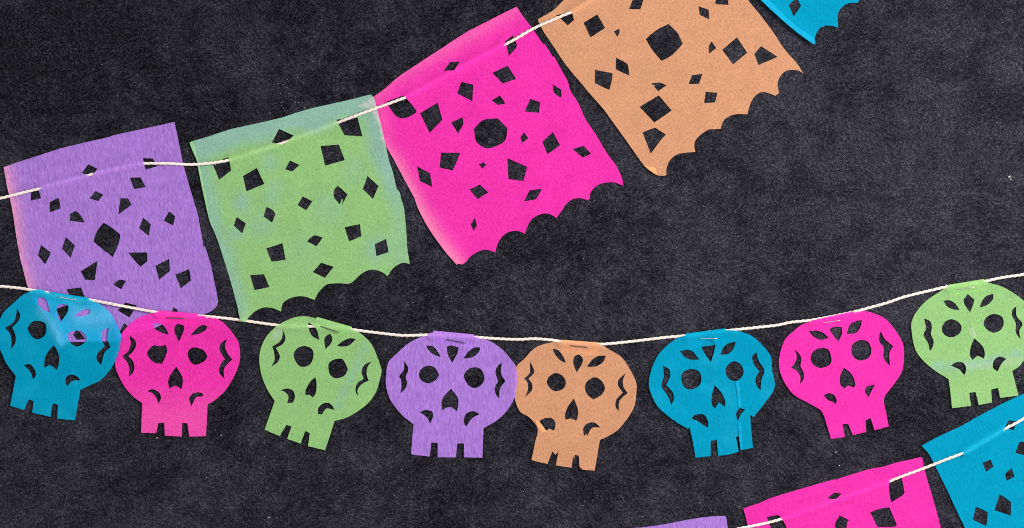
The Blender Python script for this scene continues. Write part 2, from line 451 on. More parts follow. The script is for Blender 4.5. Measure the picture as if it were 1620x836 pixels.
def build_cord(pts, label, seed, R=2.35):
    rnd = random.Random(seed)
    path = spline(pts)
    origin = W(path[len(path) // 2].x, path[len(path) // 2].y, 0)
    vs, fs = [], []
    ply_n, sides = 3, 7
    s = 0.0; ss = [0.0]
    for i in range(1, len(path)): s += (path[i] - path[i - 1]).length; ss.append(s)
    fr = []
    for i, p in enumerate(path):
        t = (path[min(i + 1, len(path) - 1)] - path[max(i - 1, 0)]).normalized()
        sd = Vector((-t.y, t.x, 0)).normalized(); up = t.cross(sd)
        if up.z < 0: up = -up
        fr.append((t, sd, up))
    for ply in range(ply_n):
        base = len(vs)
        for i, p in enumerate(path):
            t, sd, up = fr[i]
            fat = 1.0 + 0.10 * mnoise.noise(Vector((ss[i] / 11.0, ply * 9.1, seed)))
            th = 2 * math.pi * (ss[i] / 26.0 + ply / ply_n) + 0.9 * mnoise.noise(Vector((ss[i] / 60.0, seed * 3.0, 0)))
            c = p + (sd * math.cos(th) + up * math.sin(th)) * (R * 0.52)
            r = R * 0.52 * fat
            for k in range(sides):
                a = 2 * math.pi * k / sides
                q = c + (sd * math.cos(a) + up * math.sin(a)) * r
                vs.append(tuple(W(q.x, q.y, max(q.z, 0.05)) - origin))
        for i in range(len(path) - 1):
            for k in range(sides):
                a = base + i * sides + k; b = base + i * sides + (k + 1) % sides
                fs.append((a, b, b + sides, a + sides))
    # loose cotton fibres standing off the yarn
    for _ in range(int(s / 9)):
        i = rnd.randrange(5, len(path) - 5)
        t, sd, up = fr[i]
        a = rnd.uniform(0, 2 * math.pi)
        dirn = sd * math.cos(a) + up * abs(math.sin(a))
        p0 = path[i] + dirn * R * 0.9
        p1 = p0 + dirn * rnd.uniform(0.6, 2.0) + t * rnd.uniform(-2.5, 2.5)
        p2 = p1 + t * rnd.uniform(-2, 2) + dirn * rnd.uniform(-0.6, 1.2)
        k = len(vs); w = 0.13
        for q in (p0, p1, p2):
            for e in (sd * w + t * w, -sd * w - t * w, up * w):
                z = q + e
                vs.append(tuple(W(z.x, z.y, max(z.z, 0.1)) - origin))
        for l in range(2):
            for j in range(3):
                a0 = k + l * 3 + j; b0 = k + l * 3 + (j + 1) % 3
                fs.append((a0, b0, b0 + 3, a0 + 3))
    me = bpy.data.meshes.new('cotton_cord'); me.from_pydata(vs, [], fs)
    for p in me.polygons: p.use_smooth = True
    o = new_obj('cotton_cord', me, M['cord'], None, origin)
    return tag(o, label, 'cord', 'white cotton cords threading the garlands')

build_cord(cord_top, 'white cotton cord threaded through the upper row of rectangular paper banners', 1)
build_cord(cord_mid, 'white cotton cord sagging across the middle with skull cut-outs stapled along it', 2)
build_cord(cord_low, 'short white cotton cord through the pink and teal banners in the lower right corner', 3)

# ------------------------------------------------------------------ paper banners
BG = 'cut paper banners threaded on the cords'
def banner(outline, holes, zf, mat, ang, label, stain_and_light=None, bleach_and_light=None):
    xs = [p[0] for p in outline]; ys = [p[1] for p in outline]
    origin = W(sum(xs) / len(xs), sum(ys) / len(ys), 0)
    o = sheet('paper_banner', outline, holes, zf, M[mat], origin, None, ang, stain_and_light=stain_and_light, bleach_and_light=bleach_and_light)
    return tag(o, label, 'paper banner', BG), origin
def overlay(name, outline, zf, mat, origin, parent, ang, gap=0.7, stain_and_light=None):
    return sheet(name, outline, [], lambda X, Y: zf(X, Y) + gap, M[mat], origin, parent, ang, grid=4.0, stain_and_light=stain_and_light)

# purple, far left
out = (Z(*A_, (30,420),(120,385),(310,325),(480,270),(680,222),(840,185)) +
       Z(*B_, (0,170),(190,128),(330,98),(472,66),(500,190),(535,360),(555,440),(590,570),(630,700)) +
       Z(*D_, (655,0),(672,90),(695,215),(700,250),(711,245),(722,275),(755,380),(785,520),(800,590),(812,690),(780,735),(730,765)) +
       [(300,504),(262,512),(243,520),(215,527),(200,532),(187,539),(145,541),(105,542),(98,549),(80,515),(62,486)] +
       Z(*C_, (222,572),(195,480),(155,320),(130,180),(108,30)) + Z(*A_, (85,690),(60,580)))
holes = [Z(*A_, (242,612),(285,582),(298,577),(320,660),(239,678)),
         Z(*A_, (387,690),(455,655),(466,690),(472,738),(388,770)),
         Z(*A_, (688,395),(762,430),(715,492),(638,463)),
         Z(*A_, (745,603),(806,632),(765,682),(697,660)),
         Z(*A_, (545,783),(590,757)) + Z(*C_, (625,0),(662,63),(546,48)),
         Z(*B_, (228,347),(305,350),(338,410),(248,437)),
         Z(*B_, (125,500),(208,497),(250,573),(160,588)),
         Z(*B_, (52,660),(112,660),(140,710),(37,785)),
         Z(*B_, (432,760),(478,800)) + Z(*D_, (463,85),(390,47)),
         Z(*D_, (228,22),(290,75),(272,165),(198,105)),
         Z(*C_, (808,62),(870,100),(938,155),(930,205),(910,260),(880,330),(800,270),(728,208),(755,130)),
         Z(*C_, (320,235),(398,295),(353,387),(297,318)),
         Z(*C_, (513,172),(584,240),(550,337),(484,265)),
         Z(*C_, (760,358),(738,510),(663,506),(630,440)),
         Z(*C_, (518,580),(632,566),(662,655),(550,645)),
         Z(*C_, (930,507),(982,514),(945,580),(882,543)),
         Z(*D_, (110,295),(260,293),(263,362),(207,407)),
         Z(*D_, (432,343),(438,437),(354,506),(324,398)),
         Z(*D_, (590,423),(602,512),(523,573),(480,467)),
         Z(*D_, (90,683),(178,706),(122,800),(32,745)),
         Z(*D_, (465,717),(500,745),(480,790),(450,765)),
         Z(180, 470, 3.633, (60,148),(82,170),(48,213),(32,205)),
         [(89,489),(112,481),(110,497),(97,508)], [(116,530),(120,523),(127,526),(135,537),(122,538)]]
zf = height(1.5, 1, out, 0.6, under=[(66,297.5),(143,277),(226,259.5)], lifts=[([(318,395),(338,450),(344,480)], 3.0, 26), ([(282,215),(300,300)], 1.2, 22)],
            creases=[([(140,278),(152,315),(163,352)], 1.1, 4), ([(179,407),(190,475)], 1.9, 4), ([(66,248),(72,262)], 1.2, 5), ([(205,215),(215,300)], 0.6, 5), ([(262,230),(285,330)], 0.6, 6)])
PURPLE_OUT = list(out)
def st(X, Y, e=Z(*A_, (30,420),(60,580),(85,690)) + Z(*C_, (108,30),(130,180),(155,320),(195,480),(222,572))):
    return np.clip((472 - Y) / 16, 0, 1) * 0.85 * np.exp(-(seg_dist(X, Y, e) / 12.0) ** 1.5) * np.clip(1.0 - 0.35 * wave(X, Y, 60, 2), 0, 1)
banner(out, holes, zf, 'purple', -0.22, 'purple crepe banner at the far left, partly under the teal and pink skulls', st)

# green
out = (Z(*F_, (50,425),(68,413),(200,375),(360,322),(500,290),(650,257),(790,222),(880,190)) +
       Z(*G_, (0,190),(100,160),(300,115),(420,88),(520,62),(572,50),(597,68),(625,170),(655,290),(690,440),(715,560),(745,650),(775,780)) +
       Z(*I_, (798,20),(810,70),(833,150),(850,330),(860,470),(878,583),(830,570),(770,595),(730,635),(705,675),(665,645),(600,625),(545,632),(490,665),(415,730),(330,730),(240,737),(200,765),(165,805)) +
       Z(*H_, (675,665),(620,645),(570,643),(520,658),(485,685),(474,735),(430,715),(370,710),(315,735),(275,775),(265,797),(232,790),(190,620),(130,420),(85,285),(45,190)) +
       Z(*H_, (15,60)) + Z(*F_, (160,836),(140,740),(120,640),(105,560),(70,480)))
holes = [Z(*F_, (232,598),(290,562),(350,538),(360,565),(373,640),(280,713)), Z(*F_, (745,317),(860,368),(788,440),(690,424)),
         Z(*F_, (830,562),(905,597),(850,648),(793,632)), Z(*F_, (573,620),(632,745),(492,803),(465,683)),
         Z(*G_, (305,245),(470,228),(510,375),(370,366)), Z(*G_, (183,450),(325,438),(372,560),(218,603)),
         Z(*G_, (548,682),(635,762)) + Z(*I_, (590,75)) + Z(*G_, (512,785)),
         Z(*G_, (317,757)) + Z(*I_, (393,40),(348,124),(357,77),(347,76),(334,117),(287,60),(290,5)),
         Z(*I_, (44,55),(120,92),(72,163),(4,122)), Z(*H_, (208,165),(262,205),(240,265),(190,218)),
         Z(*H_, (387,105),(425,125),(440,150),(420,200),(369,162)), Z(*I_, (370,295),(490,270),(500,365),(405,405)),
         Z(*I_, (693,385),(713,487),(617,520),(605,427)), Z(*I_, (78,405),(110,372),(140,357),(200,375),(152,443)),
         Z(*I_, (188,570),(285,603),(217,688),(122,643)), Z(*H_, (385,355),(483,323),(502,423),(417,435)),
         Z(*H_, (288,515),(372,510),(404,587),(314,606))]
zf = height(1.6, 2, out, 0.6, under=[(366,252.5),(448,226.4),(533,195)], ridge_w=9,
            lifts=[([(593,150),(606,200),(612,232)], 1.8, 24), ([(385,507),(384,502)], 5.2, 14)], creases=[([(405,240),(425,330)], 0.7, 5), ([(500,215),(512,300),(505,370)], 0.7, 5), ([(470,330),(480,370)], 0.6, 4)])
top_e = [(300,226),(400,190),(500,172),(588,150)]
right_e = [(592,152),(606,205),(618,250),(634,310),(640,350),(645,410)]
left_e = [(302,230),(315,265),(328,330),(350,400),(375,490)]
def st(X, Y):
    n = wave(X, Y, 40, 4.4); n2 = wave(X, Y, 26, 7.7)
    a = np.clip(1.95 - seg_dist(X, Y, top_e) / 22.0 + 0.35 * n, 0, 1)
    b = np.clip(1.7 - seg_dist(X, Y, right_e) / 20.0 + 0.45 * n, 0, 1) * np.clip((330 - Y) / 120 + 0.5, 0.35, 1)
    c = np.clip(1.2 - seg_dist(X, Y, left_e) / 22.0 + 0.4 * n, 0, 1) * 0.8
    blob = np.zeros_like(X)
    for bx, by, r, k in ((383,322,16,.8), (410,352,20,.6), (372,370,14,.6), (432,312,14,.5), (425,255,15,.5), (520,330,22,.4), (480,400,25,.3), (600,395,24,.6), (560,270,20,.35), (330,310,18,.6), (440,300,16,.4)):
        blob = np.maximum(blob, k * np.exp(-(((X - bx) / r) ** 2 + ((Y - by) / r) ** 2)) * np.clip(1 + 0.9 * n2, 0, 1.4))
    return np.maximum(np.maximum(a, b), np.maximum(c, blob)) * 0.95
def bl(X, Y):
    tri = inside([(568,168),(592,155),(600,160),(612,228),(606,224),(597,190),(588,175)], X, Y).astype(float)
    return tri * 0.85
o, org = banner(out, holes, zf, 'green', -0.2, 'green banner with blue-grey dye along its top, between the purple and pink ones', st, bl)
overlay('folded_edge', Z(*F_, (50,425),(68,413),(86,440),(110,540),(130,620),(152,720),(178,836)) + Z(*H_, (30,90),(46,190),(34,140),(15,60)) + Z(*F_, (160,836),(140,740),(120,640),(105,560),(70,480)),
        zf, 'green', org, o, -0.2, 1.3, lambda X, Y: 0.30 + 0 * X)

# pink, upper row
out = (Z(*J_, (58,358),(140,300),(250,205),(400,105),(560,0)) + Z(*K_, (0,277),(60,240),(180,180),(300,118),(430,55),(480,130),(560,235),(638,350),(649,345),(712,446),(720,440),(780,550),(825,630),(850,710)) +
       Z(*M_, (460,60),(500,150),(560,240),(635,365),(690,440),(730,520),(740,575),(690,555),(640,553),(590,565),(550,595),(532,625),(530,655),(515,665),(470,652),(420,660),(380,690),(350,735),(318,778),(290,758),(250,748),(200,760),(160,790),(138,828)) +
       Z(*L_, (882,572),(840,555),(800,553),(750,570),(710,610),(690,650),(675,703),(640,690),(600,683),(550,700),(500,735),(465,775),(445,787),(425,782),(405,787),(330,700),(215,540),(140,400),(110,320),(40,190),(0,115)) +
       Z(*J_, (205,836),(150,740),(110,580),(80,450)))
holes = [Z(*J_, (148,403),(280,355),(300,365),(350,420),(390,475),(380,490),(310,525),(250,525),(210,490),(170,430)),
         Z(*J_, (650,92),(726,88),(682,156),(600,160)), Z(*J_, (737,245),(830,268),(823,398),(705,335)), Z(*J_, (552,407),(590,540),(490,643),(415,490)),
         Z(*J_, (745,520),(753,570),(712,648),(658,562)), Z(*K_, (340,325),(400,278),(415,310),(432,350),(425,375),(370,436)),
         Z(*K_, (358,513),(427,617),(320,652),(240,570)), Z(*K_, (710,657),(775,700),(780,755),(760,758),(718,718)), Z(*K_, (300,745),(342,808),(285,820),(235,783)),
         [(764.6,190.4),(787,187.5),(802.5,203),(799.5,222),(785,231.5),(768.6,235),(753.8,224.3),(749.7,204)],
         Z(*M_, (155,27),(217,48),(210,115),(120,107)), Z(*M_, (115,237),(143,275),(105,303),(92,270)), Z(*M_, (297,235),(342,320),(263,376),(230,298)),
         Z(*M_, (420,343),(490,323),(538,373),(485,397)), Z(*L_, (298,8),(433,10),(380,132),(288,112)), Z(*L_, (132,103),(222,152),(238,248),(150,205)),
         Z(*L_, (560,90),(595,75),(612,92),(587,120)), Z(*M_, (10,400),(135,455),(112,545),(17,532)), Z(*L_, (568,230),(627,285),(553,332),(495,265)),
         Z(*L_, (533,462),(548,518),(523,551),(504,508)), Z(*M_, (230,593),(190,660),(115,672),(150,603))]
zf = height(1.4, 3, out, 0.6, under=[(645,153),(720,113),(796,72.5)], lifts=[([(690,375),(720,412)], 1.5, 20)], creases=[([(740,160),(776,190)], 0.8, 4), ([(800,230),(880,300)], 0.6, 5), ([(690,120),(720,150)], 0.6, 5)])
pl = [(600,165),(612,235),(630,268),(662,330),(700,390),(722,415)]
pt = [(592,153),(620,125),(700,80),(820,12)]
def st(X, Y):
    return np.maximum(0.95 * np.exp(-(seg_dist(X, Y, pl) / 12.0) ** 1.5) * np.clip((Y - 200) / 60, 0.25, 1), 0.36 * np.exp(-(seg_dist(X, Y, pt) / 13.0) ** 1.5))
banner(out, holes, zf, 'pink', -0.5, 'bright pink banner of the upper row, tucked under the green one', st)

# orange
out = ([(874,17.5),(893,0),(910,-12),(1000,-70),(1105,-120),(1142,-60)] + Z(*N_, ) + Z(*O_, (555,0),(640,105),(720,210),(800,330),(880,420),(923,490),(895,470),(850,464),(800,475),(765,515),(752,560),(762,618),(735,635),(700,620),(655,610),(610,630),(580,670),(562,720),(553,757),(480,757),(430,772),(395,800)) +
       Z(*P_, (918,436),(870,438),(840,440),(800,465),(760,500),(745,540),(752,588),(700,592),(640,602),(595,630),(570,670),(557,715),(562,738),(548,746),(497,742),(455,715),(415,680),(370,620),(300,520),(210,395),(140,300),(60,210),(0,137)) +
       Z(*N_, (230,430),(150,310),(80,205),(50,145),(45,130)))
holes = [Z(*N_, (165,103),(270,78),(285,135),(243,170),(195,125)), Z(*N_, (438,97),(490,187),(393,250),(347,152)), Z(*N_, (583,190),(585,215),(570,247),(549,210)),
         Z(*N_, (680,-20),(752,-20),(722,64),(648,62)), Z(*N_, (908,160),(965,215),(1003,290),(960,340),(920,375),(862,404),(800,330),(758,260),(830,200)),
         Z(*N_, (562,382),(615,410),(640,430),(650,503),(560,460)), Z(*N_, (422,463),(540,485),(535,530),(517,597),(422,552)), Z(*N_, (795,553),(850,548),(897,565),(840,605)),
         Z(*N_, (845,632),(930,733),(815,812),(717,708)), Z(*P_, (402,458),(485,427),(557,473),(520,515),(457,600)), Z(*P_, (730,80),(798,72),(777,138),(708,140)),
         Z(*P_, (820,190),(898,198),(882,262),(810,265)), Z(*O_, (483,248),(552,350),(458,428),(386,332)), Z(*O_, (315,275),(347,320),(298,358),(298,310)),
         Z(*O_, (642,307),(753,378),(690,405),(627,432),(598,360)), Z(*O_, (230,43),(297,67),(300,130),(237,100)), Z(*O_, (340,30),(345,-12),(420,-12),(429,34))]
zf = height(1.6, 4, out, 0.6, under=[(904,19.5),(960,-12),(1040,-52)],
            lifts=[([(1030,268),(1048,276)], 1.6, 14)], creases=[([(1070,88),(1094,118),(1112,140),(1125,158),(1180,178)], 0.45, 3), ([(1060,20),(1120,70),(1180,150)], 0.3, 3)])
o, org = banner(out, holes, zf, 'orange', -0.75, 'dull orange banner running off the top edge, beside the pink one')
overlay('folded_corner', Z(*P_, (413,680),(450,687),(484,690),(492,712),(499,741),(455,714)), zf, 'orange', org, o, 0.3, 0.9, lambda X, Y: 1 + 0 * X)

# teal, top right
out = (Z(*Q_, (180,0),(380,190),(560,350),(740,490),(868,577),(882,570),(875,510),(900,430),(950,360),(975,348),(996,352),(1003,335),(1010,332),(1090,332),(1180,360),(1178,290),(1172,210),(1190,150),(1230,95),(1300,50),(1360,38),(1430,42),(1445,15)) +
       [(1362,-8),(1390,-40),(1420,-60),(1300,-150),(1130,-75),(1170,-40)])
zf = height(1.8, 5, out, 0.4, lifts=[([(1190,-12),(1227,25),(1272,61),(1288,71)], 5.0, 16)])
o, org = banner(out, [Z(*Q_, (545,65),(630,-5),(660,0),(707,75),(610,218))], zf, 'teal', -0.8, 'teal banner corner with scalloped end hanging in from the top edge')
overlay('folded_edge', Z(*Q_, (180,0),(380,190),(560,350),(740,490),(868,577),(882,570),(872,505),(740,412),(560,272),(380,100),(285,0),(200,-80),(100,-80)), zf, 'teal', org, o, -0.8, 0.9, lambda X, Y: 0.5 + 0 * X)  # fold strip tinted lighter, its highlight put into the colour

# pink, lower right
out = (Z(*R_, (105,628),(250,575),(257,578),(380,522),(560,465),(720,418),(890,368),(1060,322),(1072,328),(1128,305)) + Z(*T_, (130,355),(250,320),(340,295),(450,275),(560,240),(680,215),(780,190),(797,210),(810,290),(850,430),(900,600),(915,650),(965,836)) +
       [(1510,905),(1440,930),(1280,965),(1210,935)] + Z(*R_, (150,800),(130,720)))
holes = [Z(*R_, (350,718),(465,697),(495,715),(530,770),(560,836),(540,900),(420,900),(395,836)), Z(*R_, (985,520),(1055,460)) + Z(*T_, (65,522),(10,570)) + Z(*R_, (1060,532)),
         Z(*T_, (493,415),(550,382),(600,350),(612,395),(622,440),(635,515),(612,540),(513,602),(498,520)), Z(*T_, (323,690),(420,657),(497,645),(566,805),(548,822),(390,825)),
         Z(*T_, (45,718),(133,762),(118,775),(108,836),(100,870),(10,840),(5,795))]
zf = height(1.9, 6, out, 0.6, under=[(1238,820.5),(1320,792),(1404,763)], lifts=[([(1176,805),(1250,780),(1340,752)], 1.6, 22)], creases=[([(1398,738),(1404,765)], 0.5, 4), ([(1412,734),(1424,750)], 0.5, 4)])
banner(out, holes, zf, 'pink', -0.28, 'pink banner along the bottom edge, left of the lower teal banner')

# teal, lower right
out = (Z(*U_, (28,340),(120,290),(280,215),(330,185),(450,120),(560,65),(646,25)) + [(1650,605),(1720,575),(1765,720),(1740,850),(1570,920)] + Z(*U_, (292,836),(240,730),(180,600),(110,460),(70,385)))
holes = [Z(*U_, (262,384),(276,392),(270,405),(256,402)), Z(*U_, (555,185),(605,195),(580,247),(530,228)), Z(*U_, (618,315),(670,320),(655,400),(593,383)), Z(*U_, (395,443),(445,423),(460,465),(417,497)),
         Z(*U_, (570,473),(588,525),(542,550),(530,510)), Z(*U_, (498,632),(530,650),(567,680),(565,760),(520,745),(467,728)), Z(*U_, (355,707),(395,722),(427,740),(425,780),(418,822),(338,785))]
zf = height(1.6, 7, out, 0.5, under=[(1526,715.5),(1578,685),(1586,680)], lifts=[([(1460,705),(1475,730)], 1.2, 20)])
banner(out, holes, zf, 'teal', -0.45, 'teal banner in the lower right corner, under the rightmost green skull', lambda X, Y: 0.5 * np.exp(-(seg_dist(X, Y, [(1526,715.5),(1586,680)]) / 3.5) ** 2))  # lighter streak over the hidden cord, its show-through put into the colour

# purple, bottom edge
out = [(880,855),(930,846)] + Z(*V_, (130,440),(270,430),(520,395),(700,360),(900,325),(1080,303),(1230,297),(1243,318),(1262,442)) + [(1156,850),(1175,935),(1040,960),(905,965)]
zf = height(1.6, 8, out, 0.5)
banner(out, [], zf, 'purple', -0.1, 'sliver of a purple banner edge showing at the bottom border')

# ------------------------------------------------------------------ skull garland
def sk(frame, **k):
    return {n: ([Z(*frame, *q) for q in v] if n == 'holes' else Z(*frame, *v)) for n, v in k.items()}
SK = []
SK.append(dict(mat='teal', ang=0.18, base=3.6, cz=4.6, fb=1.75, seed=11, tab=15,
   label='teal skull at the far left, lying over the purple banner', lifts=[([(186,500),(190,550),(175,590)], 2.2, 20)],
   cord=[(50,459),(80,464),(142,474.5)],
   **sk((0,440,3.485), outline=((22,190),(75,140),(120,100),(160,77),(200,65),(240,66),(275,76),(495,112),(545,140),(580,165),(615,200),(645,255),(668,310),(668,350),(655,410),(620,490),(560,560),(500,590),(455,612),(445,615),(430,700),(415,785),(317,775),(322,700),(300,690),(290,700),(280,765),(180,742),(188,680),(165,668),(155,680),(135,728),(58,705),(75,620),(90,540),(40,475),(15,420),(0,380),(-6,310),(0,240)),
      fold=((275,75),(495,110)), staple=((327,104),(425,122)),
      holes=(((207,110),(240,108),(262,130),(275,170),(282,192),(240,175),(212,145)), ((315,170),(325,150),(350,143),(380,155),(375,185),(335,245),(318,210)), ((412,213),(440,185),(480,172),(502,175),(490,200),(450,212)),
       ((155,275),(180,242),(215,237),(250,250),(258,285),(245,320),(210,338),(180,325),(162,300)), ((372,325),(385,300),(415,290),(455,295),(480,330),(470,355),(430,378),(395,362)),
       ((95,170),(113,200),(105,235),(70,272),(88,320),(85,360),(62,395),(65,340),(55,305),(30,275),(75,245),(92,200)), ((605,275),(597,310),(597,345),(612,382),(580,410),(560,480),(535,450),(540,415),(580,375),(560,335),(565,295),(580,282)),
       ((300,370),(325,420),(327,470),(315,507),(278,482),(245,495),(250,440),(275,395)), ((132,482),(165,475),(190,500),(200,535),(185,560),(172,525),(155,500)), ((362,560),(375,538),(405,533),(435,550),(443,565),(410,565),(390,575),(375,597),(363,580))))))
SK.append(dict(mat='pink', ang=0.05, base=3.0, cz=4.5, fb=1.7, seed=12, tab=19,
   label='pink skull second from the left, tucked beside the leftmost teal skull', lifts=[],
   cord=[(250,494.5),(285,498),(318,500)],
   **sk((180,470,3.633), outline=((45,215),(80,170),(130,130),(190,103),(258,88),(490,99),(545,112),(600,128),(640,155),(690,215),(720,268),(727,345),(715,405),(685,470),(640,540),(580,595),(540,618),(537,700),(530,800),(435,803),(425,725),(395,725),(392,802),(295,797),(292,722),(258,725),(245,783),(158,780),(165,610),(110,570),(60,510),(20,430),(8,380),(22,290)),
      fold=((258,77),(490,97)), staple=((308,120),(410,124)),
      holes=(((225,155),(250,150),(285,162),(308,195),(318,217),(275,205),(235,182)), ((370,155),(405,165),(403,195),(375,258),(350,200),(352,170)), ((443,220),(480,180),(510,162),(538,168),(530,190),(490,212)),
       ((190,320),(225,280),(265,283),(300,275),(308,310),(295,350),(278,385),(235,378),(200,345)), ((425,325),(440,298),(468,290),(515,305),(540,343),(520,370),(470,390),(440,370)),
       ((92,222),(120,245),(130,275),(115,310),(85,340),(112,370),(120,405),(112,435),(88,458),(90,410),(78,375),(50,342),(85,310),(98,270)), ((652,243),(640,280),(655,325),(683,360),(650,390),(633,420),(637,472),(610,440),(607,410),(622,375),(640,357),(615,320),(610,280),(630,255)),
       ((360,400),(395,460),(397,495),(390,530),(355,510),(322,527),(313,490),(325,450)), ((193,540),(225,530),(262,550),(273,580),(258,612),(245,580),(225,555)), ((435,580),(455,555),(490,548),(512,555),(513,572),(475,575),(460,600),(448,628),(438,605))))))
SK.append(dict(mat='green', ang=0.30, base=1.9, cz=2.4, fb=0.25, seed=13, tab=17,
   label='green skull tilted to the right with a blue streak, third from the left', lifts=[],
   cord=[(440,514.5),(491,516.5),(530,517),(558,521.5)], blue=[(585,540),(535,640)],
   **sk((400,490,3.633), outline=((75,160),(125,105),(180,70),(240,45),(300,38),(345,45),(366,56),(570,108),(585,118),(625,140),(680,195),(705,245),(740,345),(730,400),(710,470),(670,530),(610,580),(540,620),(470,640),(445,720),(415,808),(318,785),(328,710),(302,698),(275,770),(198,743),(223,672),(193,662),(155,727),(68,690),(127,525),(90,470),(55,390),(38,300),(45,230)),
      fold=((368,42),(570,99)), staple=((392,96),(492,130)),
      holes=(((318,75),(345,88),(370,120),(383,175),(345,155),(325,120)), ((412,165),(445,137),(458,170),(445,200),(417,228)), ((483,208),(520,180),(560,165),(593,170),(555,205),(515,213)),
       ((235,255),(260,220),(305,210),(345,235),(345,285),(320,322),(275,328),(245,295)), ((435,340),(440,305),(475,285),(515,285),(537,320),(545,350),(520,385),(475,395),(445,375)),
       ((172,115),(188,160),(175,195),(133,222),(155,265),(145,300),(108,328),(125,290),(122,245),(112,212),(155,185),(170,155)), ((683,297),(660,330),(655,375),(667,408),(625,430),(603,460),(605,500),(590,465),(600,425),(637,398),(625,360),(640,320)),
       ((360,388),(367,430),(362,480),(345,507),(325,490),(302,493),(305,460),(330,415)), ((160,463),(195,453),(230,465),(243,500),(230,535),(198,537),(205,500),(185,473)), ((375,600),(375,570),(395,545),(430,535),(460,555),(467,577),(425,568),(405,590),(398,603))))))
SK.append(dict(mat='purple', ang=0.03, base=2.1, cz=2.4, fb=0.25, seed=14, tab=20,
   label='purple skull between the tilted green skull and the orange one', lifts=[([(815,560),(818,610)], 2.6, 18), ([(600+600/3.636,700)]*1 + [(764,725)], 1.8, 20)],
   cord=[(682,530),(715,531.2),(750,533.5)],
   **sk((600,505,3.636), outline=((55,245),(100,200),(160,145),(230,108),(310,82),(545,97),(620,120),(690,160),(745,215),(785,275),(792,350),(782,440),(740,520),(680,580),(600,628),(597,700),(593,797),(487,795),(487,715),(450,715),(440,795),(335,795),(337,713),(300,710),(290,790),(195,780),(183,775),(197,605),(140,560),(80,490),(50,430),(38,360),(42,300)),
      fold=((312,66),(545,88)), staple=((386,117),(494,137)),
      holes=(((270,153),(305,155),(335,185),(353,218),(315,205),(285,182)), ((388,158),(420,152),(458,165),(450,195),(420,252),(395,205)), ((484,228),(510,190),(545,165),(580,162),(573,190),(535,220)),
       ((228,315),(250,280),(290,268),(325,285),(345,325),(320,355),(280,370),(240,350)), ((487,330),(505,295),(545,277),(585,290),(605,335),(590,375),(550,397),(510,378)),
       ((137,235),(165,275),(165,300),(153,330),(160,370),(150,400),(122,428),(128,385),(125,350),(115,328),(140,295),(143,260)), ((705,252),(700,310),(725,357),(695,400),(690,458),(667,425),(668,385),(682,360),(668,310),(672,285),(690,260)),
       ((413,400),(450,450),(455,490),(447,530),(405,505),(362,525),(358,480),(375,440)), ((232,537),(265,523),(305,530),(310,560),(292,603),(280,575),(255,550)), ((487,580),(500,545),(540,530),(578,547),(535,570),(500,618),(490,605))))))
SK.append(dict(mat='orange', ang=0.10, base=1.9, cz=2.4, fb=0.25, seed=15, tab=20,
   label='dull orange skull with a folded cheek edge, right of the purple skull', lifts=[],
   cord=[(886,540),(918,543.2),(949,544.8)],
   extra=('folded_edge', ((152,508),(172,513),(200,548),(218,574),(190,576),(165,548)), 1.0),
   **sk((805,525,3.633), outline=((42,205),(90,155),(130,110),(170,82),(240,63),(300,60),(520,76),(580,105),(640,140),(680,190),(730,285),(733,350),(720,430),(680,500),(620,570),(560,605),(523,622),(510,700),(493,798),(425,793),(408,780),(402,712),(380,708),(374,735),(370,710),(360,782),(270,768),(285,690),(268,708),(250,688),(222,760),(130,738),(150,640),(165,558),(115,490),(65,460),(35,385),(40,300)),
      fold=((302,46),(520,62)), staple=((352,80),(453,90)),
      holes=(((250,98),(280,105),(308,135),(328,178),(295,165),(265,130)), ((370,165),(380,140),(403,130),(425,155),(420,185),(390,235),(375,200)), ((448,202),(480,160),(515,140),(558,138),(540,175),(500,200)),
       ((218,285),(240,250),(272,238),(310,255),(328,295),(310,330),(265,342),(232,320)), ((437,320),(450,285),(490,262),(530,280),(552,325),(530,365),(485,390),(450,360)),
       ((120,168),(145,220),(143,240),(113,270),(135,305),(130,340),(93,375),(110,330),(105,290),(87,270),(118,240),(122,210)), ((672,237),(655,280),(660,320),(683,353),(650,380),(633,405),(632,458),(613,430),(618,390),(655,350),(628,310),(632,275)),
       ((373,383),(395,440),(397,480),(388,512),(360,500),(325,505),(322,475),(340,430)), ((172,515),(205,497),(245,497),(268,525),(260,570),(232,556),(215,570),(195,545)), ((430,590),(428,555),(450,528),(490,522),(527,550),(480,552),(462,575),(453,598),(444,586),(437,598))))))
